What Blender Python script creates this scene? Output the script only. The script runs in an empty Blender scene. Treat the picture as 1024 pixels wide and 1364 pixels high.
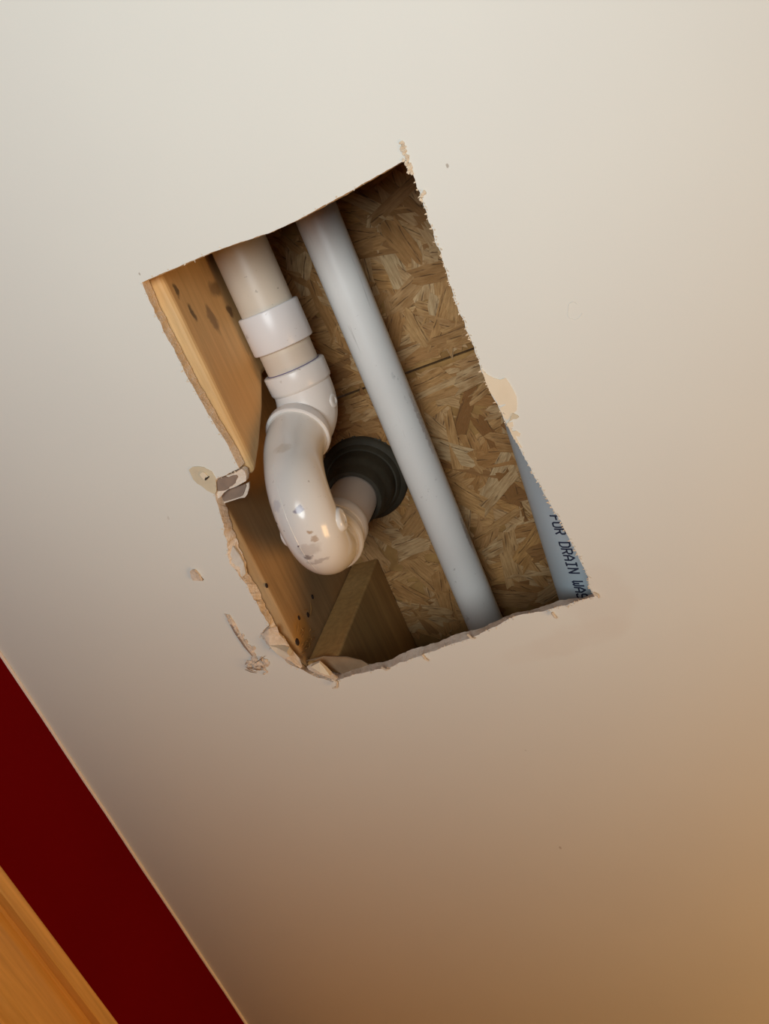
import bpy, bmesh, math, random
import numpy as np
from mathutils import Vector, Matrix, noise

random.seed(7)
rng = np.random.default_rng(7)
S = bpy.context.scene
COL = S.collection

# ------------------------------------------------------------------ camera
CZ = 2.26                     # ceiling height above the floor; heights below are measured from the ceiling's underside
CAMH = 0.68                   # the camera is this far under the ceiling
F, PX, PY = 1030.0, 512.0, 682.0
J = Vector(((1700 - PX) / F, (3430 - PY) / F, 1)).normalized()      # world +Y (along the joists) seen by the camera
ZX = 0.2
Zc = Vector((ZX, -(J.z + J.x * ZX) / J.y, 1)).normalized()          # world up
Xc = J.cross(Zc)
cam_d = bpy.data.cameras.new('camera')
cam = bpy.data.objects.new('camera', cam_d)
COL.objects.link(cam)
right = Vector((Xc.x, J.x, Zc.x)); down = Vector((Xc.y, J.y, Zc.y)); fwd = Vector((Xc.z, J.z, Zc.z))
R = Matrix((right, -down, -fwd)).transposed()
cam.matrix_world = Matrix.Translation((0, 0, CZ - CAMH)) @ R.to_4x4()
cam_d.sensor_fit = 'VERTICAL'; cam_d.sensor_height = 36.0; cam_d.lens = 36.0 * F / 1364.0
cam_d.clip_start = 0.01
S.camera = cam

# ------------------------------------------------------------------ world, light, exposure
W = bpy.data.worlds.new('world'); S.world = W; W.use_nodes = True
W.node_tree.nodes['Background'].inputs[0].default_value = (0.9, 0.93, 1.0, 1)
W.node_tree.nodes['Background'].inputs[1].default_value = 0.3
def area(name, loc, target, size, power, color, sy=None):
    d = bpy.data.lights.new(name, 'AREA'); d.energy = power; d.color = color
    d.shape = 'RECTANGLE'; d.size = size; d.size_y = sy or size
    o = bpy.data.objects.new(name, d); COL.objects.link(o)
    o.location = (loc[0], loc[1], loc[2] + CZ)
    v = Vector((target[0], target[1], target[2] + CZ)) - o.location
    o.rotation_euler = v.to_track_quat('-Z', 'Y').to_euler()
    return o
ld = bpy.data.lights.new('key_spot', 'SPOT'); ld.energy = 99; ld.color = (0.93, 1.0, 1.02)  # unseen key light added below, cone shaped for the ceiling's falloff
ld.spot_size = math.radians(84); ld.spot_blend = 1.0; ld.shadow_soft_size = 0.45
key_light = bpy.data.objects.new('key_spot', ld); COL.objects.link(key_light)
key_light.location = (-0.08, -0.41, CZ - 1.62); key_light.rotation_euler = (math.pi, 0, 0)
area('warm_fill_light', (1.10, 1.10, -0.65), (0.0, 0.75, 0), 0.6, 12.5, (1.0, 0.57, 0.22))  # unseen fill added to warm and lift the ceiling's far side
S.view_settings.view_transform = 'Standard'; S.view_settings.look = 'None'
S.view_settings.exposure = 0.0; S.view_settings.gamma = 1.0
S.view_settings.use_curve_mapping = False

# ------------------------------------------------------------------ helpers
def at(px, py, z):
    """point of the photograph at height z above the ceiling's underside (the camera's calibration)"""
    d = Xc * 0
    c = Vector(((px - PX) / F, (py - PY) / F, 1))
    w = Vector((Xc.dot(c), J.dot(c), Zc.dot(c)))
    t = (CAMH + z) / w.z
    return Vector((w.x * t, w.y * t, z))
def atx(px, py, x):
    c = Vector(((px - PX) / F, (py - PY) / F, 1))
    w = Vector((Xc.dot(c), J.dot(c), Zc.dot(c)))
    t = x / w.x
    return Vector((x, w.y * t, w.z * t - CAMH))

class MB:
    def __init__(s): s.v = []; s.f = []; s.m = []
    def face(s, idx, m=0): s.f.append(tuple(idx)); s.m.append(m)
    def add(s, vs): b = len(s.v); s.v += [Vector(p) for p in vs]; return b
    def box(s, lo, hi, m=0):
        (a, b, c), (d, e, f) = lo, hi
        k = s.add([(a,b,c),(d,b,c),(d,e,c),(a,e,c),(a,b,f),(d,b,f),(d,e,f),(a,e,f)])
        for q in ((0,3,2,1),(4,5,6,7),(0,1,5,4),(1,2,6,5),(2,3,7,6),(3,0,4,7)): s.face([k+i for i in q], m)
    def sweep(s, pts, rad, n=40, cap=True, m=0):
        """tube through pts with a radius at each point"""
        pts = [Vector(p) for p in pts]
        if not hasattr(rad, '__len__'): rad = [rad] * len(pts)
        T = []
        for i in range(len(pts)):
            a = pts[max(i-1,0)]; b = pts[min(i+1,len(pts)-1)]
            d = b - a
            if d.length < 1e-9: d = T[-1] if T else Vector((0,1,0))
            T.append(d.normalized())
        up = Vector((1,0,0)) if abs(T[0].x) < .9 else Vector((0,0,1))
        nrm = (up - T[0]*up.dot(T[0])).normalized()
        rings = []
        for i, p in enumerate(pts):
            nrm = (nrm - T[i]*nrm.dot(T[i])).normalized(); bi = T[i].cross(nrm)
            rings.append(s.add([p + (nrm*math.cos(a) + bi*math.sin(a))*rad[i] for a in [2*math.pi*k/n for k in range(n)]]))
        for a, b in zip(rings, rings[1:]):
            for k in range(n): s.face((a+k, a+(k+1)%n, b+(k+1)%n, b+k), m)
        if cap:
            s.face([rings[0]+k for k in range(n)][::-1], m); s.face([rings[-1]+k for k in range(n)], m)
    def lathe(s, base, axis, prof, n=40, m=0, cap=False):
        """profile of (distance along the axis, radius)"""
        ax = Vector(axis).normalized(); up = Vector((1,0,0)) if abs(ax.x) < .9 else Vector((0,0,1))
        u = (up - ax*up.dot(ax)).normalized(); w = ax.cross(u); rings = []
        for d, r in prof:
            rings.append(s.add([Vector(base) + ax*d + (u*math.cos(a)+w*math.sin(a))*r for a in [2*math.pi*k/n for k in range(n)]]))
        for a, b in zip(rings, rings[1:]):
            for k in range(n): s.face((a+k, a+(k+1)%n, b+(k+1)%n, b+k), m)
        if cap:
            s.face([rings[0]+k for k in range(n)][::-1], m); s.face([rings[-1]+k for k in range(n)], m)
    def prism(s, pts, off, m=0, m2=None):
        """polygon pts (Vectors) with a copy moved by off"""
        n = len(pts); a = s.add(pts); b = s.add([Vector(p)+Vector(off) for p in pts])
        s.face([a+i for i in range(n)], m); s.face([b+i for i in range(n)][::-1], m)
        for i in range(n): s.face((a+i, b+i, b+(i+1)%n, a+(i+1)%n), m if m2 is None else m2)
    def link(s, name, mats, origin=(0,0,0), parent=None, smooth=None, bevel=None, recalc=True):
        if not isinstance(mats, (list, tuple)): mats = [mats]
        o0 = Vector(origin)
        me = bpy.data.meshes.new(name)
        me.from_pydata([tuple(p - o0) for p in s.v], [], s.f)
        for k in mats: me.materials.append(k)
        me.polygons.foreach_set('material_index', s.m)
        if recalc:
            bm = bmesh.new(); bm.from_mesh(me); bmesh.ops.recalc_face_normals(bm, faces=bm.faces[:]); bm.to_mesh(me); bm.free()
        if smooth:
            me.polygons.foreach_set('use_smooth', [True]*len(me.polygons)); me.set_sharp_from_angle(angle=math.radians(smooth))
        me.update()
        o = bpy.data.objects.new(name, me); COL.objects.link(o)
        if parent is None: o.location = o0 + Vector((0,0,CZ))
        else: o.parent = parent
        if bevel:
            b = o.modifiers.new('bevel','BEVEL'); b.width = bevel; b.segments = 3; b.limit_method = 'ANGLE'
        return o
def empty(name, origin):
    o = bpy.data.objects.new(name, None); COL.objects.link(o); o.location = Vector(origin) + Vector((0,0,CZ)); o.empty_display_size = .05
    return o
def tag(o, label=None, cat=None, group=None, kind=None):
    if label: o['label'] = label
    if cat: o['category'] = cat
    if group: o['group'] = group
    if kind: o['kind'] = kind
    return o

# ------------------------------------------------------------------ materials
class NT:
    def __init__(s, name, rough=.6, spec=.4):
        s.mat = bpy.data.materials.new(name); s.mat.use_nodes = True; s.t = s.mat.node_tree
        s.b = s.t.nodes['Principled BSDF']; s.b.inputs['Roughness'].default_value = rough
        s.b.inputs['Specular IOR Level'].default_value = spec
        s.co = s.n('ShaderNodeTexCoord').outputs['Object']
    def n(s, t, **k):
        x = s.t.nodes.new(t)
        for a, v in k.items(): setattr(x, a, v)
        return x
    def l(s, a, b): s.t.links.new(a, b)
    def mapping(s, scale=(1,1,1), rot=(0,0,0), loc=(0,0,0), src=None):
        m = s.n('ShaderNodeMapping'); m.inputs['Scale'].default_value = scale; m.inputs['Rotation'].default_value = rot; m.inputs['Location'].default_value = loc
        s.l(src or s.co, m.inputs[0]); return m.outputs[0]
    def noise(s, scale, detail=3, src=None, dist=0, rough=.5):
        x = s.n('ShaderNodeTexNoise'); x.inputs['Scale'].default_value = scale; x.inputs['Detail'].default_value = detail
        x.inputs['Distortion'].default_value = dist; x.inputs['Roughness'].default_value = rough
        s.l(src or s.co, x.inputs['Vector']); return x.outputs[0]
    def ramp(s, src, stops):
        r = s.n('ShaderNodeValToRGB'); e = r.color_ramp.elements
        while len(e) < len(stops): e.new(0.5)
        for k, (p, c) in zip(e, stops):
            k.position = p; k.color = (c, c, c, 1) if isinstance(c, (int, float)) else (*c, 1)
        s.l(src, r.inputs[0]); return r.outputs[0]
    def mix(s, fac, a, b, mode='MIX'):
        m = s.n('ShaderNodeMix', data_type='RGBA', blend_type=mode)
        for sock, v in ((m.inputs[0], fac), (m.inputs[6], a), (m.inputs[7], b)):
            if isinstance(v, (int, float)): sock.default_value = v
            elif isinstance(v, tuple): sock.default_value = (*v, 1)
            else: s.l(v, sock)
        return m.outputs[2]
    def mul(s, a, b):
        m = s.n('ShaderNodeMath', operation='MULTIPLY')
        for sock, v in zip(m.inputs, (a, b)):
            if isinstance(v, (int, float)): sock.default_value = v
            else: s.l(v, sock)
        return m.outputs[0]
    def spot(s, centre, size, warp=.0, wscale=60, soft=.35):
        """1 inside a ragged ellipsoid around centre (object space)"""
        v = s.co
        if warp:
            nz = s.n('ShaderNodeTexNoise'); nz.inputs['Scale'].default_value = wscale; nz.inputs['Detail'].default_value = 3
            s.l(s.co, nz.inputs['Vector'])
            sub = s.n('ShaderNodeVectorMath', operation='SUBTRACT'); s.l(nz.outputs['Color'], sub.inputs[0]); sub.inputs[1].default_value = (.5,.5,.5)
            sc = s.n('ShaderNodeVectorMath', operation='SCALE'); s.l(sub.outputs[0], sc.inputs[0]); sc.inputs['Scale'].default_value = warp
            ad = s.n('ShaderNodeVectorMath', operation='ADD'); s.l(s.co, ad.inputs[0]); s.l(sc.outputs[0], ad.inputs[1]); v = ad.outputs[0]
        a = s.n('ShaderNodeVectorMath', operation='SUBTRACT'); s.l(v, a.inputs[0]); a.inputs[1].default_value = tuple(centre)
        d = s.n('ShaderNodeVectorMath', operation='DIVIDE'); s.l(a.outputs[0], d.inputs[0]); d.inputs[1].default_value = size
        ln = s.n('ShaderNodeVectorMath', operation='LENGTH'); s.l(d.outputs[0], ln.inputs[0])
        mr = s.n('ShaderNodeMapRange', interpolation_type='SMOOTHSTEP'); s.l(ln.outputs['Value'], mr.inputs[0])
        mr.inputs[1].default_value = 1+soft; mr.inputs[2].default_value = 1-soft; mr.inputs[3].default_value = 0; mr.inputs[4].default_value = 1
        return mr.outputs[0]
    def color(s, c):
        if isinstance(c, tuple): s.b.inputs['Base Color'].default_value = (*c, 1)
        else: s.l(c, s.b.inputs['Base Color'])
        return s
    def bump(s, src, strength=.2, dist=.001):
        b = s.n('ShaderNodeBump'); b.inputs['Strength'].default_value = strength; b.inputs['Distance'].default_value = dist
        s.l(src, b.inputs['Height']); s.l(b.outputs[0], s.b.inputs['Normal']); return s

def plain(name, c, c2=None, scale=40, rough=.6, bump=.15, bd=.001, spec=.4):
    m = NT(name, rough, spec)
    nz = m.noise(scale, 5)
    m.color(m.mix(m.ramp(nz, [(.35, 0.), (.65, 1.)]), c, c2 or tuple(k*.88 for k in c)))
    if bump: m.bump(m.noise(scale*3, 4), bump, bd)
    return m.mat

def wood(name, light, dark, grain=(60, 3, 60), rough=.55, spots=(), spec=.35, warm=None):
    m = NT(name, rough, spec)
    g = m.mapping(grain)
    big = m.noise(1.0, 4, m.mapping(tuple(k*.22 for k in grain)), .6)
    fine = m.noise(3.0, 6, g, .3, .65)
    c = m.mix(m.ramp(big, [(.3, 0.), (.7, 1.)]), light, dark)
    c = m.mix(m.ramp(fine, [(.35, .45), (.62, 0.)]), c, tuple(k*.55 for k in dark))
    if warm:
        c = m.mix(m.ramp(m.noise(7, 2), [(.45, 0.), (.7, .8)]), c, warm)
    for ctr, size, colr, k in spots:
        c = m.mix(m.mul(m.spot(ctr, size, .012, 90), k), c, colr)
    m.color(c); m.bump(fine, .18, .0008)
    return m.mat

def pvc(name, base, tint, dirt=.35, rough=.3, spots=(), spec=.5, streak=None, mud=(.30,.22,.15)):
    m = NT(name, rough, spec)
    c = m.mix(m.ramp(m.noise(9, 3), [(.35, 0.), (.68, 1.)]), base, tint)
    sp = m.ramp(m.noise(150, 2, None, .2), [(.70, 0.), (.76, 1.)])
    pat = m.ramp(m.noise(14, 3), [(.45, 0.), (.62, 1.)])
    c = m.mix(m.mul(m.mul(sp, pat), dirt), c, mud)
    if streak:
        st = m.ramp(m.noise(1, 5, m.mapping(streak), .4), [(.66, 0.), (.72, 1.)])
        c = m.mix(m.mul(m.mul(st, pat), .55), c, (.33,.29,.27))
    for q in spots:
        ctr, size, colr, k = q[:4]; wp = q[4] if len(q) > 4 else .012
        c = m.mix(m.mul(m.spot(ctr, size, wp, 120 if wp > .006 else 260), k), c, colr)
    m.color(c); m.bump(m.noise(35, 3), .05, .001)
    return m.mat

# ceiling paint: off-white, with a faint skim-coat mark right of the hole's lower corner and a faint dent
pm = NT('ceiling_paint', .55, .3)
cpat = pm.mix(pm.ramp(pm.noise(5, 3), [(.4, 0.), (.65, 1.)]), (.78,.77,.70), (.765,.755,.69))
for (u, v, sx, sy, k) in ((800, 800, .030, .045, .32), (770, 850, .05, .018, .25), (725, 862, .05, .014, .2)):
    cpat = pm.mix(pm.mul(pm.spot(at(u, v, 0), (sx, sy, .05), .03, 25, .2), k), cpat, (.73,.68,.60))
for (u, v, s_, k) in ((746,1129,.0013,.45), (596,221,.0012,.7), (186,365,.0009,.7), (224,690,.0012,.25), (700,1000,.0008,.2)):
    cpat = pm.mix(pm.mul(pm.spot(at(u, v, 0), (s_, s_*1.5, .02), .003, 300), k), cpat, (.32,.25,.18))
pm.color(cpat)
pm.bump(pm.noise(260, 3), .10, .0006)
M_paint = pm.mat
M_gyp = plain('gypsum_core', (.90,.80,.68), (.78,.66,.53), 130, .95, .6, .002, .1)
M_kraft = plain('kraft_paper', (.34,.235,.14), (.27,.18,.105), 60, .85, .2, .001, .2)
M_kraftgrey = plain('torn_brown_paper', (.33,.24,.18), (.27,.20,.155), 90, .85, .2, .001, .2)
M_cream = plain('torn_cream_paper', (.86,.74,.56), (.80,.68,.50), 30, .9, .2, .001, .15)
M_tan = plain('torn_tan_paper', (.70,.60,.42), (.62,.53,.38), 60, .9, .3, .001, .15)
M_chip = plain('plaster_chip', (.80,.66,.52), (.66,.52,.38), 150, .95, .5, .002, .1)
M_fibre = plain('paper_fibre', (.84,.72,.55), (.66,.53,.38), 200, .95, .2, .001, .1)
M_dark = plain('dark_gap', (.03,.02,.015), None, 40, .9, 0)
M_red = plain('red_wall_paint', (.165,.001,.002), (.152,.001,.002), 6, .8, .06, .0006, .02)
M_wall = plain('ochre_wall_paint', (.44,.26,.10), (.42,.25,.095), 6, .6, .06, .0006, .3)
M_floor = wood('oak_floor', (.40,.17,.035), (.30,.115,.02), (20, 1.5, 20), .35)
M_trim = wood('varnished_pine', (.90,.50,.14), (.74,.37,.08), (30, 1.2, 30), .2, spec=.6)
M_caulk = plain('caulk_bead', (.90,.78,.70), (.86,.74,.66), 60, .6, .1)

kn = lambda px, py, x: atx(px, py, x)
SIS_X, JOI_X, BLK_X, OSB_Z, T = -.3515, -.4000, -.3590, .2510, .0145
def sp(p, s, c, k, o): return (Vector(p) - Vector(o), s, c, k)
SIS_O = (SIS_X-.026, .0, .016); JOI_O = (JOI_X-.019, .0, .016); BLK_O = (BLK_X-.02, .40, .016)
dk = (.035,.022,.014)
M_sister = wood('pine_sister', (.80,.55,.27), (.68,.44,.20), (40, 3.0, 40), .6, warm=(.66,.36,.12), spots=[
    sp(kn(235,387,SIS_X), (.01,.007,.0035), dk, .75, SIS_O), sp(kn(257,418,SIS_X), (.01,.008,.004), dk, .75, SIS_O),
    sp(kn(283,425,SIS_X), (.01,.014,.008), (.14,.085,.05), .65, SIS_O), sp(kn(306,414,SIS_X), (.01,.006,.006), (.16,.08,.04), .8, SIS_O),
    sp(kn(286,385,SIS_X), (.01,.008,.014), (.20,.12,.06), .7, SIS_O), sp(kn(240,442,SIS_X+.0), (.02,.03,.006), (.42,.36,.27), .6, SIS_O)])
M_joist = wood('pine_joist', (.52,.35,.18), (.44,.28,.135), (40, 3.0, 40), .6, warm=(.42,.21,.06), spots=[
    sp(kn(402,842,JOI_X), (.01,.02,.022), (.50,.26,.05), .6, JOI_O)])
M_block = wood('spruce_block', (.60,.37,.145), (.46,.26,.085), (40, 3.0, 40), .6)

# OSB
om = NT('osb_core', .8, .2)
om.color(om.mix(om.ramp(om.noise(30, 4), [(.35, 0.), (.65, 1.)]), (.46,.26,.09), (.27,.14,.045)))
M_osb = om.mat
sm = NT('osb_strand', .7, .25)
oi = sm.n('ShaderNodeObjectInfo')
g = sm.noise(3, 5, sm.mapping((14, 120, 40)), .4, .6)
base = sm.ramp(oi.outputs['Random'], [(0, (.26,.115,.035)), (.2, (.60,.345,.14)), (.4, (.44,.22,.075)), (.6, (.68,.46,.24)), (.8, (.54,.28,.09)), (1, (.62,.43,.23))])
c = sm.mix(sm.ramp(g, [(.38, .5), (.58, 0.)]), base, (.24,.11,.03))
c = sm.mix(sm.ramp(sm.noise(28, 5, None, .8), [(.5, 0.), (.66, .6)]), c, (.30,.14,.04))
c = sm.mix(sm.ramp(sm.noise(60, 3, sm.mapping((.35, 2.2, 1)), 1.5), [(.58, 0.), (.63, .8)]), c, (.10,.05,.02))
sm.color(c); sm.bump(sm.noise(90, 5, sm.mapping((.5, 2, 1)), 1.0), .8, .003)
M_strand = sm.mat

# ------------------------------------------------------------------ room shell
XL, XR, YB, YF = -.757, 2.3, -2.0, 2.6
def slab(name, lo, hi, mat, label=None):
    b = MB(); b.box(lo, hi); o = b.link(name, mat, origin=lo); tag(o, kind='structure', label=label); return o
slab('floor', (XL-.12, YB-.12, -CZ-.05), (XR+.12, YF+.12, -CZ), M_floor)
wall_left = slab('wall_left', (XL-.12, YB, -CZ), (XL, YF, T+.3), M_red, 'deep red painted wall below the ceiling in the lower left corner')
slab('wall_right', (XR, YB, -CZ), (XR+.12, YF, T+.3), M_wall)
slab('wall_back', (XL-.12, YB-.12, -CZ), (XR+.12, YB, T+.3), M_wall)
slab('wall_front', (XL-.12, YF, -CZ), (XR+.12, YF+.12, T+.3), M_wall)
# bead of ceiling paint along the top of the red wall
b = MB()
b.sweep([(XL+.0004, y, -.0010 + .0003*math.sin(y*37)) for y in np.linspace(YB+.01, YF-.01, 90)], .0022, 8)
tag(b.link('caulk_line', M_caulk, origin=(XL-.12, YB, -CZ), parent=wall_left), 'pale paint line where the red wall meets the ceiling')
wall_left.children[0].location = (0,0,0)

# door casing on the red wall: moulded head, two legs, the door below
ZT = -.1665
prof = [(0,0),(.012,0),(.0180,-.0012),(.0195,-.0035),(.0195,-.0165),(.0185,-.0182),(.0085,-.0195),(.0080,-.0235),(.0090,-.0260),(.0125,-.0330),(.0155,-.0420),(.0165,-.052),(.0165,-.070),(.0150,-.080),(.0110,-.0870),(.0090,-.0895),(.0090,-.0925),(0,-.0925)]
trim = empty('trim_1', (XL, .28, ZT)); tag(trim, 'varnished orange pine door casing on the red wall in the lower left corner', kind='structure')
b = MB(); n = len(prof); y0, y1 = .28, 1.34
a0 = b.add([(XL+.0003+p[0], y0, ZT+p[1]) for p in prof]); a1 = b.add([(XL+.0003+p[0], y1, ZT+p[1]) for p in prof])
for i in range(n): b.face((a0+i, a0+(i+1)%n, a1+(i+1)%n, a1+i))
b.face([a0+i for i in range(n)]); b.face([a1+i for i in range(n)][::-1])
b.link('head_casing', M_trim, origin=(XL, .28, ZT), parent=trim, smooth=28)
for yy, sg in ((.28, 1), (1.34, -1)):
    b = MB(); zt, zb = ZT-.0927, -CZ+.001
    q = [(XL+.0003+p[0], yy - sg*p[1]) for p in prof]
    a0 = b.add([(x, y, zt) for x, y in q]); a1 = b.add([(x, y, zb) for x, y in q])
    for i in range(n): b.face((a0+i, a0+(i+1)%n, a1+(i+1)%n, a1+i))
    b.face([a0+i for i in range(n)]); b.face([a1+i for i in range(n)][::-1])
    b.link('side_casing', M_trim, origin=(XL, .28, ZT), parent=trim, smooth=28)
door = empty('door_1', (XL, .81, -CZ)); tag(door, kind='structure')
b = MB(); b.box((XL+.0004, .3735, -CZ+.008), (XL+.006, 1.2465, ZT-.0930))
for (ya, yb) in ((.45,.78),(.84,1.17)):
    for (za, zb) in ((-2.0,-1.2),(-1.05,-.45)): b.box((XL+.006, ya, za), (XL+.010, yb, zb))
b.link('door_leaf', M_trim, origin=(XL, .81, -CZ), parent=door)
b = MB(); b.lathe((XL+.006, .44, -1.26), (1,0,0), [(0,.028),(.006,.028),(.008,.010),(.035,.010),(.04,.024),(.055,.028),(.068,.02),(.072,.001)], 24)
b.link('door_knob', plain('brass', (.6,.42,.16), None, 40, .3, 0), origin=(XL, .81, -CZ), parent=door, smooth=35)

# ------------------------------------------------------------------ ceiling with the cut hole
# (painted edge in the photograph, back edge or None = straight above, raggedness)
ring = [
 ((189,376), None, .2), ((217,364), None, .35), ((250,350), None, .3), ((282,336), None, .3), ((320,323), None, .3), ((357,311), None, .35), ((400,291), None, .3), ((453,262), None, .35), ((490,241), None, .3), ((520,224), None, .4), ((543,211), None, .5),
 ((546,222), None, .9), ((553,240), None, .9), ((567,283), None, .9), ((582,326), None, .9), ((605,397), None, .8), ((631,464), None, .8), ((640,491), None, .8), ((646,506), None, .7),
 ((652,522), None, .7), ((663,538), None, .8), ((670,556), None, .8), ((676,565), None, 1.0), ((681,577), None, 1.0), ((694,602), None, .9), ((704,619), None, .9), ((715,640), None, .9), ((725,657), None, .9),
 ((736,678), None, .9), ((750,701), None, .9), ((759,720), None, .8), ((769,739), None, .7), ((782,768), None, .7), ((786,785), None, .5), ((792,795), (790,791), .4),
 ((782,797), (776,796), .5), ((746,808), (746,799), .7), ((723,814), (717,810), .7), ((687,820), (683,817), .7), ((639,845), (637,838), .8), ((609,856), (609,844), .8), ((583,865), (581,856), .8), ((558,874), (560,862), .8), ((543,879), (543,867), .8), ((515,890), (517,880), .8), ((492,894), (492,885), .8),
 ((456,903), (454,897), .7), ((443,908), (446,896), .8), ((420,901), (430,892), .8), ((404,893), (406,888), .8), ((385,884), (396,876), 1.2), ((372,873), (388,864), 1.2), ((356,858), (379,850), 1.2), ((347,846), (371,841), 1.0), ((357,833), (362,822), 1.2),
 ((343,807), (353,806), 1.2), ((327,778), (341,778), 1.3), ((321,770), (331,763), 1.4), ((306,750), (322,737), 1.3), ((303,731), (316,720), 1.3), ((298,706), (310,703), 1.3), ((292,680), (304,682), 1.2),
 ((287,662), (299,668), .8), ((284,648), (297,655), .5), ((289,638), (299,640), .5), ((304,631), (311,628), .5), ((318,624), (326,617), .5),
 ((307,600), None, .6), ((278,552), None, .8), ((248,500), None, .8), ((239,480), None, .8), ((217,439), None, .8), ((201,405), None, .8)]
def wob(s_, seed):
    return noise.noise(Vector((s_*110, seed, 0))) + .45*noise.noise(Vector((s_*330, seed+9.3, 0))) + .25*noise.noise(Vector((s_*800, seed+5.1, 0)))
def loop_points():
    front, back, mid, n = [], [], [], len(ring)
    fv = [at(*r[0], 0) for r in ring]
    bv = [at(*r[1], T) if r[1] else fv[i] + Vector((0,0,T)) for i, r in enumerate(ring)]
    run = 0
    for i in range(n):
        j = (i+1) % n; L = (fv[j]-fv[i]).length; k = max(1, int(L/.0012))
        for s_ in range(k):
            t = s_/k; amp = (ring[i][2]*(1-t) + ring[j][2]*t) * .0016; u = run + L*t
            d = (fv[j]-fv[i]).normalized(); nn = Vector((-d.y, d.x, 0))
            f = fv[i].lerp(fv[j], t) + nn*wob(u, 1.7)*amp; b_ = bv[i].lerp(bv[j], t) + nn*wob(u, 1.7+ .6)*amp*.9
            front.append(f); back.append(b_)
            mid.append(f.lerp(b_, .42) + nn*wob(u, 23.2)*amp*.45)
        run += L
    return front, back, mid
front, back, mid = loop_points()
def plate(loop, z, up):
    bm = bmesh.new()
    outer = [bm.verts.new(p) for p in ((XL, YB, z), (XR, YB, z), (XR, YF, z), (XL, YF, z))]
    inner = [bm.verts.new((p.x, p.y, z)) for p in loop]
    e = [bm.edges.new((outer[i], outer[(i+1) % 4])) for i in range(4)]
    e += [bm.edges.new((inner[i], inner[(i+1) % len(inner)])) for i in range(len(inner))]
    bmesh.ops.triangle_fill(bm, use_beauty=True, use_dissolve=False, edges=e)
    bm.verts.index_update()
    vs = [v.co.copy() for v in bm.verts]; fs = []
    for f in bm.faces:
        ix = [v.index for v in f.verts]
        if (f.normal.z > 0) != up: ix = ix[::-1]
        fs.append(ix)
    bm.free(); return vs, fs
b = MB()
for loop, z, up, m in ((front, 0, False, 0), (back, T, True, 2)):
    vs, fs = plate(loop, z, up); k = b.add(vs)
    for f in fs: b.face([k+i for i in f], m)
L = len(front); k0 = b.add(front); k1 = b.add(mid); k2 = b.add(back)
for a, c_ in ((k0, k1), (k1, k2)):
    for i in range(L): b.face((a+i, c_+i, c_+(i+1) % L, a+(i+1) % L), 1)
ceiling = b.link('ceiling', [M_paint, M_gyp, M_kraft], recalc=False)
tag(ceiling, 'off-white painted drywall ceiling with a ragged hole cut open', kind='structure')

# torn paper, chips and flaps of the ceiling
def shape(name, pix, z0, z1, mat, label=None, jit=.0, side=None):
    """polygon seen at pix, its lower face at z0 (list or number), its back at z1"""
    zz = z0 if hasattr(z0, '__len__') else [z0]*len(pix)
    lo = [at(p[0], p[1], z + (rng.normal()*jit if jit else 0)) for p, z in zip(pix, zz)]
    hi = [Vector((p.x, p.y, max(p.z + .0004, z1))) for p in lo]
    c0 = sum(lo, Vector())/len(lo); c1 = sum(hi, Vector())/len(hi)
    b = MB(); n = len(lo); a = b.add(lo); h = b.add(hi)
    bm = bmesh.new(); vs = [bm.verts.new((p.x, p.y, 0)) for p in lo]; bm.verts.index_update()
    fc = bm.faces.new(vs); fc.normal_update(); bmesh.ops.triangulate(bm, faces=[fc], ngon_method='EAR_CLIP')
    for f in bm.faces:
        ix = [v.index for v in f.verts]; b.face([a+q for q in ix], 0); b.face([h+q for q in ix][::-1], 0)
    bm.free()
    for i in range(n):
        j = (i+1) % n; b.face((a+i, h+i, h+j, a+j), 0 if side is None else 1)
    o = b.link(name, [mat] if side is None else [mat, side], parent=ceiling)
    if label: o['label'] = label
    return o
def zoom(ox, oy, s, pts): return [(ox+x*s, oy+y*s) for x, y in pts]
zr = lambda *p: zoom(620, 480, .0977, p)
shape('torn_paper', zr((215,110),(290,190),(380,240),(470,265),(545,240),(600,320),(645,400),(690,490),(698,590),(695,680),(640,730),(600,790),(570,820),(515,780),(462,650),(545,612),(548,598),(440,612),(430,570),(335,440),(270,280)), -.0007, .0004, M_cream, 'cream patch where the paint peeled beside the right edge')
shape('torn_paper', zr((640,720),(700,745),(730,770),(690,800),(650,800),(590,835),(560,870),(590,830)), -.0012, .0004, M_tan)
shape('torn_paper', zr((560,860),(640,840),(650,900),(600,930),(640,970),(690,960),(745,1000),(735,1040),(680,1030),(720,1120),(770,1190),(740,1190),(640,1040)), -.0008, .0004, M_cream)
zl = lambda *p: zoom(240, 600, .1074, p)
shape('torn_paper', zl((105,240),(150,205),(220,198),(290,208),(390,262),(440,345),(446,420),(450,500),(430,548),(330,497),(262,440),(210,412),(160,360)), -.0007, .0004, M_tan, 'tan patch of bare paper left of the notch')
shape('torn_paper', zl((240,300),(275,270),(300,275),(345,325),(350,345),(310,330),(300,370),(270,340)), -.0020, .0004, M_cream)
shape('slot_mark', zl((302,362),(318,340),(352,322),(354,336),(335,352),(312,374)), -.0024, .0004, M_dark, 'dark slot in the tan patch')
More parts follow.
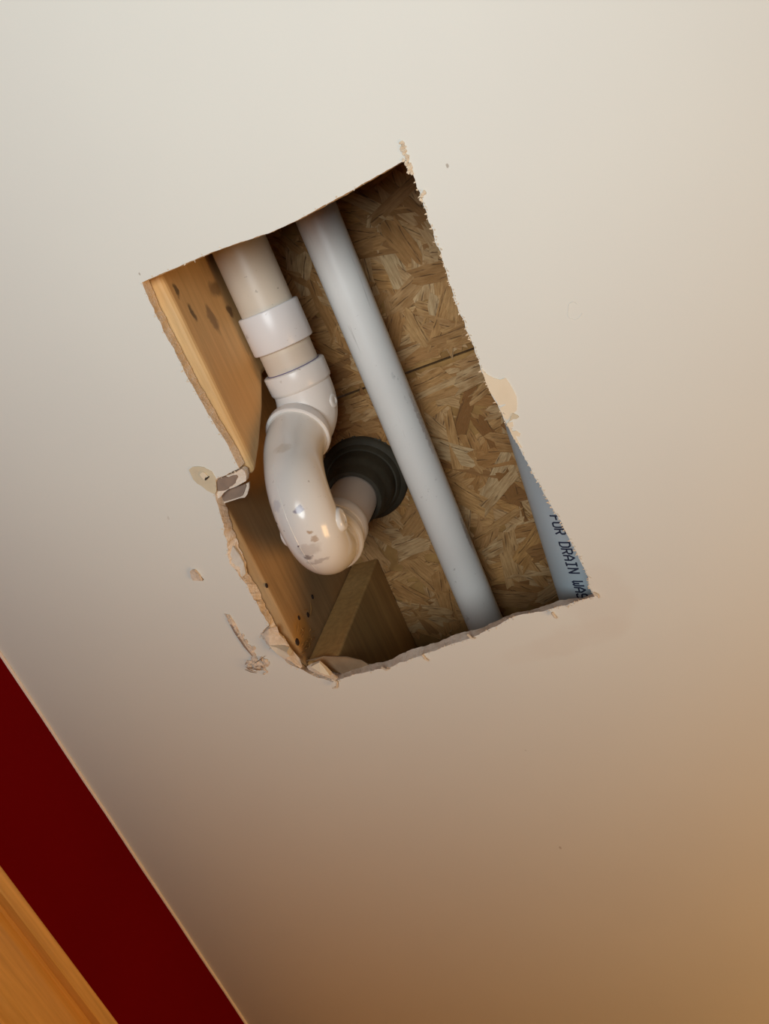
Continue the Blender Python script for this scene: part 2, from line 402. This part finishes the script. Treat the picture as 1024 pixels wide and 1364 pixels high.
# the two broken layers in the notch
shape('gypsum_chunk', zl((440,350),(560,320),(660,285),(720,250),(760,232),(800,255),(818,320),(815,380),(760,410),(700,445),(600,482),(540,525),(500,580),(460,600),(436,560),(445,480)), .0035, .012, M_gyp, 'broken pale edge of the drywall in the notch', .0005)
shape('torn_paper', zl((436,372),(520,332),(560,328),(590,338),(640,318),(695,308),(712,330),(688,372),(678,408),(640,440),(604,455),(592,480),(540,500),(470,505),(452,450)), .0020, .0042, M_kraftgrey, 'brown bare paper in the notch', .0002)
shape('gypsum_chunk', zl((500,560),(560,510),(680,470),(800,420),(850,400),(852,470),(830,545),(800,585),(745,590),(640,625),(545,655),(520,610)), .0125, .0155, M_gyp, None, .0004)
shape('torn_paper', zl((510,575),(570,510),(640,470),(740,440),(805,415),(815,440),(790,520),(770,560),(735,578),(640,608),(545,635)), .0108, .0130, M_kraftgrey, None, .0002)
# flaps along the lower left of the hole
zf = lambda *p: zoom(240, 740, .2148, p)
shape('torn_flap', zf((505,490),(548,455),(600,440),(615,490),(650,520),(690,580),(740,640),(757,690),(745,700),(690,660),(640,640),(590,600),(555,560),(535,545),(525,510)), [0,0,.002,.004,.005,.004,.002,-.001,-.003,-.006,-.005,-.005,-.006,-.004,-.002], .0, M_chip, 'curled pale flap of torn paper at the lower left corner', .0006)
shape('torn_flap', zf((552,560),(600,572),(660,600),(680,625),(650,640),(600,612)), [-.006,-.007,-.009,-.010,-.009,-.008], .0, M_cream, None, .0005)
shape('torn_flap', zf((785,690),(810,672),(865,652),(900,690),(940,730),(975,765),(960,775),(900,752),(830,725),(795,708)), [-.002,0,.002,0,-.002,-.003,-.006,-.007,-.006,-.004], .0, M_chip, 'curled pale flap at the lowest point of the hole', .0006)
shape('torn_flap', zf((810,690),(862,662),(900,705),(930,748),(870,728)), [-.006,-.003,-.005,-.008,-.009], .0, M_cream, None, .0004)
zb_ = lambda *p: zoom(380, 720, .254, p)
shape('paper_backing', zb_((105,632),(200,607),(320,612),(400,628),(442,656),(380,676),(295,700),(200,640),(150,628)), .013, .0145, M_kraft, 'brown paper backing folded over the lower edge', .0008)
shape('torn_paper', zoom(240, 600, .2347, ((275,590),(300,545),(335,590),(360,640),(372,700),(345,725),(310,690),(285,650))), [.003,.006,.008,.008,.007,.002,.000,.001], .010, plain('grey_gypsum', (.66,.64,.60), (.58,.56,.52), 90, .95, .4), 'grey scrap on the left edge')
# loose chip, gouge and crumbs in the ceiling
def lump(b, c, r, seed, squash=.5):
    bm = bmesh.new(); bmesh.ops.create_icosphere(bm, subdivisions=1, radius=r); k = len(b.v)
    bm.verts.index_update()
    b.add([c + Vector((v.co.x*(1+rng.normal()*.3), v.co.y*(1+rng.normal()*.3), v.co.z*squash*(1+rng.normal()*.3))) for v in bm.verts])
    for f in bm.faces: b.face([k+v.index for v in f.verts])
    bm.free()
o = shape('plaster_chip', zf((60,100),(72,90),(88,92),(115,120),(143,152),(130,158),(78,155),(66,135)), [-.001,-.002,-.003,-.003,-.001,-.002,-.002,-.002], .0004, M_chip, 'small plaster chip left of the hole', .0004)
shape('plaster_chip', zf((86,88),(98,94),(145,150),(138,158),(112,122)), -.0008, .0003, M_kraft)
o = shape('scratch', zf((272,360),(300,368),(338,415),(372,485),(430,560),(468,615),(475,640),(450,622),(400,565),(345,478),(310,420)), -.0007, .0004, M_chip, 'long gouge below the hole on the left', .0002)
shape('scratch', zf((290,372),(318,425),(350,480),(405,565),(450,625),(442,622),(392,565),(336,480),(300,415)), -.0011, .0003, M_kraftgrey, None, .0002)
b = MB()
for i in range(26):
    u, v = zf((480 + rng.normal()*30, 675 + rng.normal()*18))[0]
    lump(b, at(u, v, -.0012), .0016 + rng.random()*.0024, i)
for i in range(5):
    u, v = zf((525 + rng.normal()*6, 715 + rng.normal()*14))[0]; lump(b, at(u, v, -.001), .0016, i)
for i in range(22):
    t = rng.random(); u, v = zf((285 + 178*t + rng.normal()*9, 372 + 235*t + rng.normal()*6))[0]
    lump(b, at(u, v, -.0008), .0012 + rng.random()*.0018, i, .5)
o = b.link('plaster_crumbs', M_chip, parent=ceiling); tag(o, 'cluster of plaster crumbs at the end of the gouge', kind='stuff')
b = MB()
for i in range(9):
    u, v = zf((470 + rng.normal()*34, 680 + rng.normal()*18))[0]; p = at(u, v, -.003)
    q = at(u+rng.normal()*7, v+rng.normal()*5, -.004); b.sweep([p, p.lerp(q, .5) + Vector((0,0,-.001)), q], [.0003,.0006,.0002], 5)
o = b.link('paper_shreds', M_kraftgrey, parent=ceiling); tag(o, kind='stuff')
# paper fuzz along the cut
b = MB()
def sliver(p, d, ln, w):
    d = d.normalized(); s_ = Vector((-d.y, d.x, 0)); dz = Vector((0,0,-ln*(.25+.3*rng.random())))
    k = b.add([p - s_*w, p + s_*w, p + d*ln*.55 + dz*.5 + s_*w*.7, p + d*ln + dz, p + d*ln*.5 + dz*.5 - s_*w*.7, p + d*ln*.4 + Vector((0,0,.0006))])
    b.face((k,k+1,k+2,k+4)); b.face((k+4,k+2,k+3)); b.face((k,k+4,k+5)); b.face((k+1,k+5,k+2)); b.face((k+2,k+5,k+4))
ctr = at(490, 560, 0)
fuzz = [i for i in range(L)]
for i in fuzz:
    p = front[i]; q = front[(i+1) % L]; t = (q-p).normalized(); out = Vector((t.y, -t.x, 0))
    if out.dot(p-ctr) < 0: out = -out
    top = p.y < -.02; rightside = p.x > -.13 and not top
    pr = .08 if top else (.6 if rightside else .22)
    if rng.random() < pr:
        inner = rng.random() < .45
        d = (out if not inner else -out) + t*rng.normal()*.9
        sliver(p + Vector((0,0,-.0003)) + (out*.0008 if not inner else -out*.0001), d, .0006 + abs(rng.normal())*(.0012 if rightside else .0012), .0003 + rng.random()*.0006)
o = b.link('paper_fuzz', M_fibre, parent=ceiling, recalc=False); tag(o, 'pale torn paper fibres along the cut edges', kind='stuff')
# the saw overcut at the upper corner, with its fuzzy tail
b = MB()
for i in range(70):
    t = rng.random(); u = 534 + (547-534)*t + rng.normal()*1.6; v = 188 + (232-188)*t
    lump(b, at(u, v, -.0006), .0006 + rng.random()*.0010, i, .6)
for (u, v) in ((563,258),(561,262),(565,256),(560,266)): lump(b, at(u, v, -.001), .0014, 1, .6)
o = b.link('saw_overcut_fuzz', M_fibre, parent=ceiling); tag(o, 'ragged fuzz running past the upper corner of the hole', kind='stuff')
# hanging paper curls on the lower edge
for pts in (((562,872),(566,878),(571,881)), ((735,816),(739,822),(742,824)), ((622,845),(628,850),(633,851)), ((442,905),(449,909),(448,916),(442,917)), ((508,889),(514,892),(519,891)), ((790,790),(796,793),(798,797))):
    b = MB(); pp = [at(u, v, -.002 - .0012*i) for i, (u, v) in enumerate(pts)]
    b.sweep(pp, [.0013]*(len(pp)-1)+[.0004], 6)
    b.link('paper_curl', M_fibre, parent=ceiling)
# faint dent ring in the paint
b = MB()
c0 = at(765, 414, .0001)
b.sweep([c0 + Vector((math.cos(a)*.0055*(1+.2*math.sin(3*a)), math.sin(a)*.0075, 0)) for a in np.linspace(.6, 5.6, 22)], .0004, 6)
tag(b.link('paint_blemish', M_paint, parent=ceiling), 'faint raised ring in the paint right of the hole')

# ------------------------------------------------------------------ floor framing above the ceiling
def board(name, lo, hi, mat, org, label, ease=.004):
    b = MB(); b.box(lo, hi)
    o = b.link(name, mat, origin=org, bevel=ease); tag(o, label, 'lumber'); return o
joist = board('floor_joist', (JOI_X-.038, -.75, .0160), (JOI_X, 1.35, OSB_Z-.0006), M_joist, JOI_O, 'brown wooden floor joist behind the trap, dark nail holes near its corner')
b = MB()
sec = [(-.75,.0160),(.1735,.0160),(.156,.052),(.128,.100),(.098,.140),(.085,OSB_Z-.0006),(-.75,OSB_Z-.0006)]
b.prism([Vector((JOI_X+.0006, y, z)) for y, z in sec], (SIS_X-JOI_X-.0006, 0, 0))
sister = b.link('sister_board', M_sister, origin=SIS_O, bevel=.006)
tag(sister, 'honey pine board with knots along the upper left edge of the hole', 'lumber')
block = board('blocking_board', (JOI_X+.0006, .4005, .0160), (BLK_X, 1.35, OSB_Z-.0006), M_block, BLK_O, 'short pale board end in the bottom corner of the hole', .003)
for (u, v, s_) in ((416,795,.0024), (410,819,.0026), (398,823,.0022), (396,855,.0034), (355,780,.0022)):
    p = atx(u, v, JOI_X); b = MB()
    b.lathe(p + Vector((-.0002,0,0)), (1,0,0), [(0,s_*1.3),(.0006,s_*1.25),(.0012,s_*.7),(.0006,.0001)], 10)
    o = b.link('nail_head', plain('rusty_nail', (.035,.02,.015), None, 200, .7, 0) if 'rusty_nail' not in bpy.data.materials else bpy.data.materials['rusty_nail'], origin=JOI_O, parent=joist)
    o['label'] = 'dark nail head'
b = MB()
for i in range(22):   # splintered wood around the nails
    u, v = 404 + rng.normal()*7, 848 + rng.normal()*14
    p = atx(u, v, JOI_X + .0006); q = p + Vector((.0012*rng.random(), rng.normal()*.006, .010+rng.normal()*.007))
    b.sweep([p, p.lerp(q,.5)+Vector((.0008,0,0)), q], [.0001,.0005,.0001], 5)
o = b.link('splinters', plain('splintered_wood', (.50,.26,.07), (.36,.18,.05), 80, .8, .1), origin=JOI_O, parent=joist); tag(o, 'orange splinters round the nails', kind='stuff')

# OSB subfloor panels with their strands
SEAM = .1725
panels = []
for (ya, yb, lab) in ((YB-.1, SEAM-.0014, 'strand board panel above the hole, on the upper side of the dark seam'), (SEAM+.0014, YF+.1, 'strand board panel above the hole, on the lower side of the dark seam')):
    b = MB(); org = (-.2, (max(ya,-.2)+min(yb,.6))/2, OSB_Z)
    b.box((XL-.1, ya, OSB_Z+.0016), (XR+.1, yb, OSB_Z+.019))
    o = b.link('subfloor_panel', M_osb, origin=org); tag(o, lab, 'wood panel', 'strand board subfloor'); panels.append((o, Vector(org)))
def strand_mesh(k):
    ln = .035 + rng.random()*.065; w = .010 + rng.random()*.022
    sk = rng.normal()*.006; pts = []
    n = 4
    for i in range(n+1): pts.append(((i/n-.5)*ln - sk, -w*.5 + rng.normal()*.0010, 0))
    for y in (-.22, .05, .28): pts.append((ln*.5 + rng.normal()*.0045, w*y, 0))
    for i in range(n+1): pts.append(((.5-i/n)*ln + sk, w*.5 + rng.normal()*.0010, 0))
    for y in (.25, -.02, -.27): pts.append((-ln*.5 + rng.normal()*.0045, w*y, 0))
    b = MB(); b.prism([Vector(p) for p in pts], (0,0,.0005))
    me = bpy.data.meshes.new('wood_strand'); me.from_pydata([tuple(v) for v in b.v], [], b.f); me.materials.append(M_strand)
    bm = bmesh.new(); bm.from_mesh(me); bmesh.ops.recalc_face_normals(bm, faces=bm.faces[:]); bmesh.ops.triangulate(bm, faces=[f for f in bm.faces if len(f.verts) > 4], ngon_method='EAR_CLIP'); bm.to_mesh(me); bm.free(); me.update()
    me['hl'] = ln*.5
    return me
sms = [strand_mesh(k) for k in range(30)]
for (o, org), (ya, yb), cnt in zip(panels, ((-.13, SEAM-.003), (SEAM+.003, .55)), (285, 295)):
    for i in range(cnt):
        me = sms[int(rng.integers(len(sms)))]
        seam_side = rng.random() < .22
        ang = rng.normal()*.07 if seam_side else rng.normal()*.75 + (0.2 if rng.random() < .7 else 1.3)
        hl = me['hl']; ext = abs(math.sin(ang))*hl + abs(math.cos(ang))*.0175 + .0006
        x = -.385 + rng.random()*.325; y = min(max(ya + rng.random()*(yb-ya), ya+ext), yb-ext)
        if seam_side: y = (yb - ext) if yb < .3 else (ya + ext)
        s_ = bpy.data.objects.new('wood_strand', me); COL.objects.link(s_); s_.parent = o
        s_.location = Vector((x, y, OSB_Z - .0010 + rng.random()*.0022)) - org
        s_.rotation_euler = (rng.normal()*.030, rng.normal()*.010, ang)

# ------------------------------------------------------------------ drain trap assembly
TR = Vector((-.3290, .226, -.012))            # base: lowest point of the bend
trap = empty('drain_trap', TR)
tag(trap, 'white plastic drain trap curving down and back up beside the pine board', 'pipe')
PZ = .140
ax = lambda y: Vector((-.3150 + (y-.03)*.0, y, PZ))
rimc = Vector((-.3285, .168, .105)); TX, TY = -.3300, .2850; UZ = .066; UY0, UR, USK, UDX = .1850, .0312, 1.24, .0140
rel = lambda p: Vector(p) - TR
oldpvc = pvc('aged_pipe', (.72,.63,.52), (.66,.57,.46), .7, .4, streak=(120, 6, 120), mud=(.20,.13,.08))
whitepvc = pvc('white_coupling', (.82,.79,.79), (.79,.76,.75), .35, .32, spots=[(rel(at(334,446,.125)), (.005,.004,.010), (.30,.27,.27), .6, .005)])
def uP(t):    # bend centre line from rim side (t=0) to tail side (t=1)
    r = (TY-UY0)/2; a = math.pi*t
    return Vector((rimc.x*(1-t) + TX*t + UDX*math.sin(a), (UY0+TY)/2 - r*math.cos(a), UZ - USK*r*math.sin(a)))
def up_out(t): # point on the outside of the bend
    p = uP(t); c = Vector((p.x, (UY0+TY)/2, UZ)); d = (p-c).normalized(); return p + d*UR
MARK = (rel(uP(.44) + Vector((-.027,-.004,-.012))), (.007,.0013,.008), (.03,.03,.04), .9, .003)
trapm = pvc('trap_pvc', (.84,.82,.78), (.80,.76,.70), .8, .16, spec=.55, mud=(.24,.17,.13), spots=[ MARK,
    (rel(up_out(.58)), (.012,.007,.007), (.50,.44,.39), .5), (rel(up_out(.62))+Vector((-.006,0,0)), (.005,.004,.004), (.15,.12,.12), .75),
    (rel(up_out(.40))+Vector((.008,0,0)), (.005,.0035,.003), (.18,.15,.25), .75), (rel(up_out(.43))+Vector((.014,0,0)), (.002,.002,.002), (.12,.10,.14), .9),
    (rel(up_out(.50))+Vector((.009,0,0)), (.003,.003,.004), (.42,.27,.15), .8), (rel(up_out(.54))+Vector((.012,0,0)), (.004,.003,.004), (.45,.31,.20), .7),
    (rel(up_out(.12))+Vector((.004,0,0)), (.010,.009,.006), (.60,.52,.42), .5), (rel(up_out(.36))+Vector((-.016,0,.004)), (.006,.006,.007), (.48,.48,.52), .5),
    (rel(up_out(.55))+Vector((-.010,0,0)), (.002,.002,.0025), (.16,.12,.14), .9), (rel(up_out(.66))+Vector((.002,0,0)), (.016,.003,.004), (.35,.30,.28), .5)])
hubm = pvc('hub_pvc', (.80,.77,.74), (.77,.72,.68), .45, .28)
tailm = pvc('tail_pvc', (.70,.60,.52), (.66,.56,.47), .4, .4)
def part(name, b, mat, smooth=38, label=None):
    o = b.link(name, mat, origin=TR, parent=trap, smooth=smooth)
    if label: o['label'] = label
    return o
b = MB(); b.lathe(ax(-.75), (0,1,0), [(0,.0),(0,.0300),(.832,.0300)], 48)
part('inlet_pipe', b, oldpvc, label='aged beige pipe length above the coupling')
b = MB(); y0 = .0335
b.lathe(ax(y0), (0,1,0), [(0,.0301),(0,.0336),(.0006,.0345),(.0016,.0349),(.0415,.0349),(.0425,.0344),(.0429,.0336),(.0429,.0301)], 56)
part('coupling', b, whitepvc, label='bright white slip coupling')
b = MB(); b.lathe(ax(.0800), (0,1,0), [(0,.0299),(.0270,.0299)], 48); part('nipple', b, pvc('beige_nipple', (.72,.63,.53), (.64,.54,.44), .9, .45, streak=(120,6,120), mud=(.18,.12,.08)), label='short beige pipe length below the coupling')
b = MB(); b.lathe(ax(.1012), (0,1,0), [(0,.0300),(0,.0305),(.0008,.0307),(.0008,.0300)], 48)
part('primer_ring', b, plain('purple_primer', (.14,.11,.22), None, 80, .5, 0), label='thin purple primer ring')
# elbow: hub, then a swept bend to the downward rim
b = MB()
b.lathe(ax(.1020), (0,1,0), [(0,.0300),(0,.0345),(.0008,.0357),(.002,.0361),(.020,.0358),(.0225,.0350),(.0245,.0330)], 56)
part('elbow_hub', b, hubm)
P0 = ax(.1200); P3 = rimc + Vector((0, .0005, .004)); P1 = P0 + Vector((0,.034,0)); P2 = P3 + Vector((.003,-.006,.030))
bez = lambda t: P0*(1-t)**3 + P1*3*t*(1-t)**2 + P2*3*t*t*(1-t) + P3*t**3
b = MB(); ts = np.linspace(0, 1, 22)
b.sweep([bez(t) for t in ts], [.0333 + .0012*math.sin(math.pi*t) for t in ts], 48, cap=False)
part('elbow', b, hubm)
rd = Vector((.004,-.010,.033)).normalized()
b = MB(); b.lathe(rimc - rd*.004, rd, [(0,.0328),(-.0006,.0335),(-.0004,.0356),(.0008,.0366),(.0085,.0366),(.011,.0358),(.014,.0345),(.016,.033)], 56)
part('elbow_rim', b, hubm)
# moulded boss on the elbow's side
def boss(name, c, n, r, h, mat, sq=1.0):
    b = MB(); ax_ = Vector(n).normalized()
    b.lathe(Vector(c) - ax_*.006, ax_, [(0,r*1.15),(.006,r*1.1),(.006+h*.5,r),(.006+h*.8,r*.93),(.006+h,r*.75),(.006+h,r*.45),(.006+h-.0006,r*.4),(.006+h-.0006,.0001)], 28)
    return part(name, b, mat)
bc = bez(.42); boss('elbow_boss', bc + Vector((.0325, 0, -.004)), (1,.1,-.15), .0085, .0035, hubm)
# U bend
b = MB(); ts = np.linspace(0, 1, 40)
d0 = Vector((-.004,.010,-.033)).normalized(); q3 = uP(.16); d3 = (uP(.17)-uP(.15)).normalized(); hh = (q3-rimc).length*.36
q0 = rimc; q1 = q0 + d0*hh; q2 = q3 - d3*hh
lead = [q0*(1-t)**3 + q1*3*t*(1-t)**2 + q2*3*t*t*(1-t) + q3*t**3 for t in np.linspace(0, 1, 16)]
pts = [q0 - d0*.004] + lead + [uP(t) for t in np.linspace(.16, 1, 36)[1:]] + [Vector((TX, TY, UZ+.004))]
b.sweep(pts, [UR + .0022*max(0, 1-i/13) for i in range(len(pts))], 56, cap=False)
part('trap_bend', b, trapm, 60)
b = MB(); ts = np.linspace(.18, .72, 40)
b.sweep([uP(t) + (up_out(t)-uP(t))*math.cos(.25) + Vector((-UR*math.sin(.25),0,0)) for t in ts], .0005, 6)
part('mould_seam', b, trapm, 60)
pb = uP(.56); boss('side_boss', pb + Vector((.0302,0,.004)), (1,0,.05), .0120, .0042, trapm)
boss('side_boss', pb + Vector((-.0302,0,.004)), (-1,0,.05), .0120, .0042, trapm)
# hub on the outlet, tail piece
b = MB(); b.lathe((TX,TY,UZ), (0,0,1), [(-.006,.0308),(-.004,.0362),(-.002,.0374),(.004,.0374),(.0058,.0366),(.0066,.0344),(.008,.0336),(.022,.0334)], 56)
part('outlet_collar', b, trapm)
b = MB(); b.lathe((TX,TY,UZ+.020), (0,0,1), [(0,.0330),(0,.0345),(.001,.0352),(.018,.0352),(.020,.0346),(.0205,.0335),(.0205,.0303)], 56)
part('outlet_hub', b, hubm)
b = MB(); b.lathe((TX,TY,UZ+.030), (0,0,1), [(0,.0302),(OSB_Z-.0012-UZ-.030,.0302)], 48)
part('tail_pipe', b, tailm, label='dull pinkish tail pipe rising into the rubber seal')

# rubber seal around the tail pipe, against the subfloor
RS = Vector((TX, TY, OSB_Z))
rub = empty('rubber_seal', RS); tag(rub, 'dark grey rubber seal ring around the tail pipe against the strand board', 'seal')
M_rub = plain('dark_rubber', (.062,.052,.034), (.045,.038,.025), 50, .65, .2, .001, .35)
b = MB(); b.lathe(RS + Vector((0,0,-.0005)), (0,0,-1), [(0,.034),(0,.0590),(.004,.0585),(.007,.056),(.010,.051),(.016,.049),(.018,.0475),(.018,.034)], 64)
b.link('seal_flange', M_rub, origin=RS, parent=rub, smooth=40)
b = MB(); b.lathe(RS + Vector((0,0,-.018)), (0,0,-1), [(0,.0312),(0,.0455),(.016,.0445),(.024,.0430),(.028,.0400),(.034,.0385),(.048,.0375),(.052,.036),(.0525,.0312)], 64)
b.link('seal_collar', M_rub, origin=RS, parent=rub, smooth=40)
b = MB()
for i in range(14):
    a = rng.random()*2.2 - 1.2 - 1.57; r = .0555 + rng.random()*.003; lump(b, RS + Vector((math.cos(a)*r, math.sin(a)*r, -.002)), .0030, i, .4)
o = b.link('seal_edge_lumps', M_rub, origin=RS, parent=rub); tag(o, kind='stuff')

# ------------------------------------------------------------------ straight white pipe
SA, SB = at(422.5, 288, .180), at(647, 832, .203)
d = (SB-SA).normalized(); S0 = SA - d*.70; S1 = SB + d*.30
straightm = pvc('straight_pipe_pvc', (.88,.86,.82), (.83,.80,.76), .55, .38, streak=(160, 5, 160), mud=(.22,.17,.15), spots=[
    (at(531,503,.180) - SA, (.0016,.010,.006), (.22,.19,.20), .75, .004), (at(540,528,.180) - SA, (.0013,.014,.006), (.24,.21,.22), .7, .004), (at(524,500,.175) - SA, (.002,.006,.006), (.30,.27,.27), .5, .004),
    (at(598,640,.190) - SA, (.0010,.050,.008), (.33,.26,.22), .65, .003), (at(620,706,.195) - SA, (.0012,.030,.008), (.28,.22,.19), .7, .003), (at(560,560,.185) - SA, (.0012,.045,.008), (.45,.37,.32), .55, .004),
    (at(500,430,.180) - SA, (.0018,.040,.008), (.50,.42,.36), .5, .006), (at(640,760,.200) - SA, (.0020,.040,.008), (.45,.38,.33), .5, .006), (at(494,408,.18) - SA, (.002,.003,.005), (.2,.2,.2), .5, .004)])
st = empty('straight_pipe', SA); tag(st, 'long straight white plastic pipe crossing the middle of the hole', 'pipe')
b = MB(); Ls = (S1-S0).length
b.lathe(S0, d, [(0,.0205),(0,.02415),(Ls,.02415),(Ls,.0205),(0,.0205)], 48)
b.link('pipe_wall', straightm, origin=SA, parent=st, smooth=40)

# ------------------------------------------------------------------ pale blue drain pipe with its printing
BR = .0535
sa, sb = at(674,566,.105), at(746,799,.105)
db = Vector(((sb-sa).x, (sb-sa).y, 0)).normalized()
BA = sa + Vector((BR*1.0, 0, 0)); BA.z = .098
B0 = BA - db*.9; Lb = 1.9
bl = empty('blue_drain_pipe', BA); tag(bl, 'pale blue-grey printed drain pipe behind the right edge of the hole', 'pipe')
b = MB(); b.lathe(B0, db, [(0,BR-.003),(0,BR),(Lb,BR),(Lb,BR-.003),(0,BR-.003)], 72)
M_blue = pvc('blue_grey_pvc', (.50,.61,.67), (.47,.58,.64), .2, .4)
b.link('pipe_wall', M_blue, origin=BA, parent=bl, smooth=40)
GL = {'F': [[(0,0),(0,1),(.6,1)],[(0,.52),(.48,.52)]], 'O': [[(.12,0),(0,.15),(0,.85),(.12,1),(.48,1),(.6,.85),(.6,.15),(.48,0),(.12,0)]],
      'R': [[(0,0),(0,1),(.45,1),(.6,.88),(.6,.62),(.45,.5),(0,.5)],[(.3,.5),(.6,0)]], 'D': [[(0,0),(0,1),(.4,1),(.6,.8),(.6,.2),(.4,0),(0,0)]],
      'A': [[(0,0),(0,.6),(.3,1),(.6,.6),(.6,0)],[(0,.4),(.6,.4)]], 'I': [[(.3,0),(.3,1)],[(.08,1),(.52,1)],[(.08,0),(.52,0)]],
      'N': [[(0,0),(0,1),(.6,0),(.6,1)]], 'W': [[(0,1),(0,.15),(.12,0),(.3,.2),(.3,.6)],[(.3,.2),(.48,0),(.6,.15),(.6,1)]],
      'S': [[(.6,.85),(.48,1),(.12,1),(0,.85),(0,.65),(.12,.52),(.48,.48),(.6,.35),(.6,.15),(.48,0),(.12,0),(0,.15)]]}
def hit(px, py):
    """where the sight line of a pixel meets the pipe: (distance along the pipe, angle)"""
    o0 = Vector((0,0,-CAMH)); c = Vector(((px-PX)/F, (py-PY)/F, 1)); v = Vector((Xc.dot(c), J.dot(c), Zc.dot(c))).normalized()
    side = Vector((db.y, -db.x, 0)); q = o0 - BA
    a2 = v - db*v.dot(db); q2 = q - db*q.dot(db)
    A, B_, C_ = a2.dot(a2), 2*a2.dot(q2), q2.dot(q2)-BR*BR
    disc = max(B_*B_-4*A*C_, 0); t = (-B_ - math.sqrt(disc))/(2*A); p = q + v*t
    return p.dot(db), math.atan2(p.dot(side), -p.z)
def on(s_, phi, r=BR+.00025):
    side = Vector((db.y, -db.x, 0)); return BA + db*s_ + side*(math.sin(phi)*r) + Vector((0,0,-math.cos(phi)*r))
sF, aF = hit(732.5, 687); sW, aW = hit(762, 774)
pitch = (sW-sF)/10; CH = .0118/BR
b = MB(); hw = .00085
for i, ch in enumerate('FOR DRAIN WAS'):
    if ch == ' ': continue
    s0 = sF + i*pitch; a0 = aF + (aW-aF)*i/10
    for line in GL[ch]:
        fine = [line[0]]
        for p, q in zip(line, line[1:]):
            for t in (.34, .67, 1): fine.append((p[0]+(q[0]-p[0])*t, p[1]+(q[1]-p[1])*t))
        P = [(s0 + x*pitch*1.15, (a0 + y*CH)*BR) for x, y in fine]      # surface coordinates in metres
        for (x0, y0), (x1, y1) in zip(P, P[1:]):
            L2 = math.hypot(x1-x0, y1-y0) or 1e-6; ex, ey = (x1-x0)/L2*hw, (y1-y0)/L2*hw; nx, ny = -ey, ex
            quad = [(x0-ex*.6+nx, y0-ey*.6+ny), (x0-ex*.6-nx, y0-ey*.6-ny), (x1+ex*.6-nx, y1+ey*.6-ny), (x1+ex*.6+nx, y1+ey*.6+ny)]
            k = b.add([on(x, y/BR) for x, y in quad] + [on(x, y/BR, BR-.0003) for x, y in quad])
            for q in ((0,1,2,3),(0,4,5,1),(1,5,6,2),(2,6,7,3),(3,7,4,0)): b.face([k+i_ for i_ in q])
b.link('printed_lettering', plain('navy_ink', (.025,.035,.075), None, 80, .6, 0), origin=BA, parent=bl)['label'] = 'navy printed letters reading FOR DRAIN WAS'
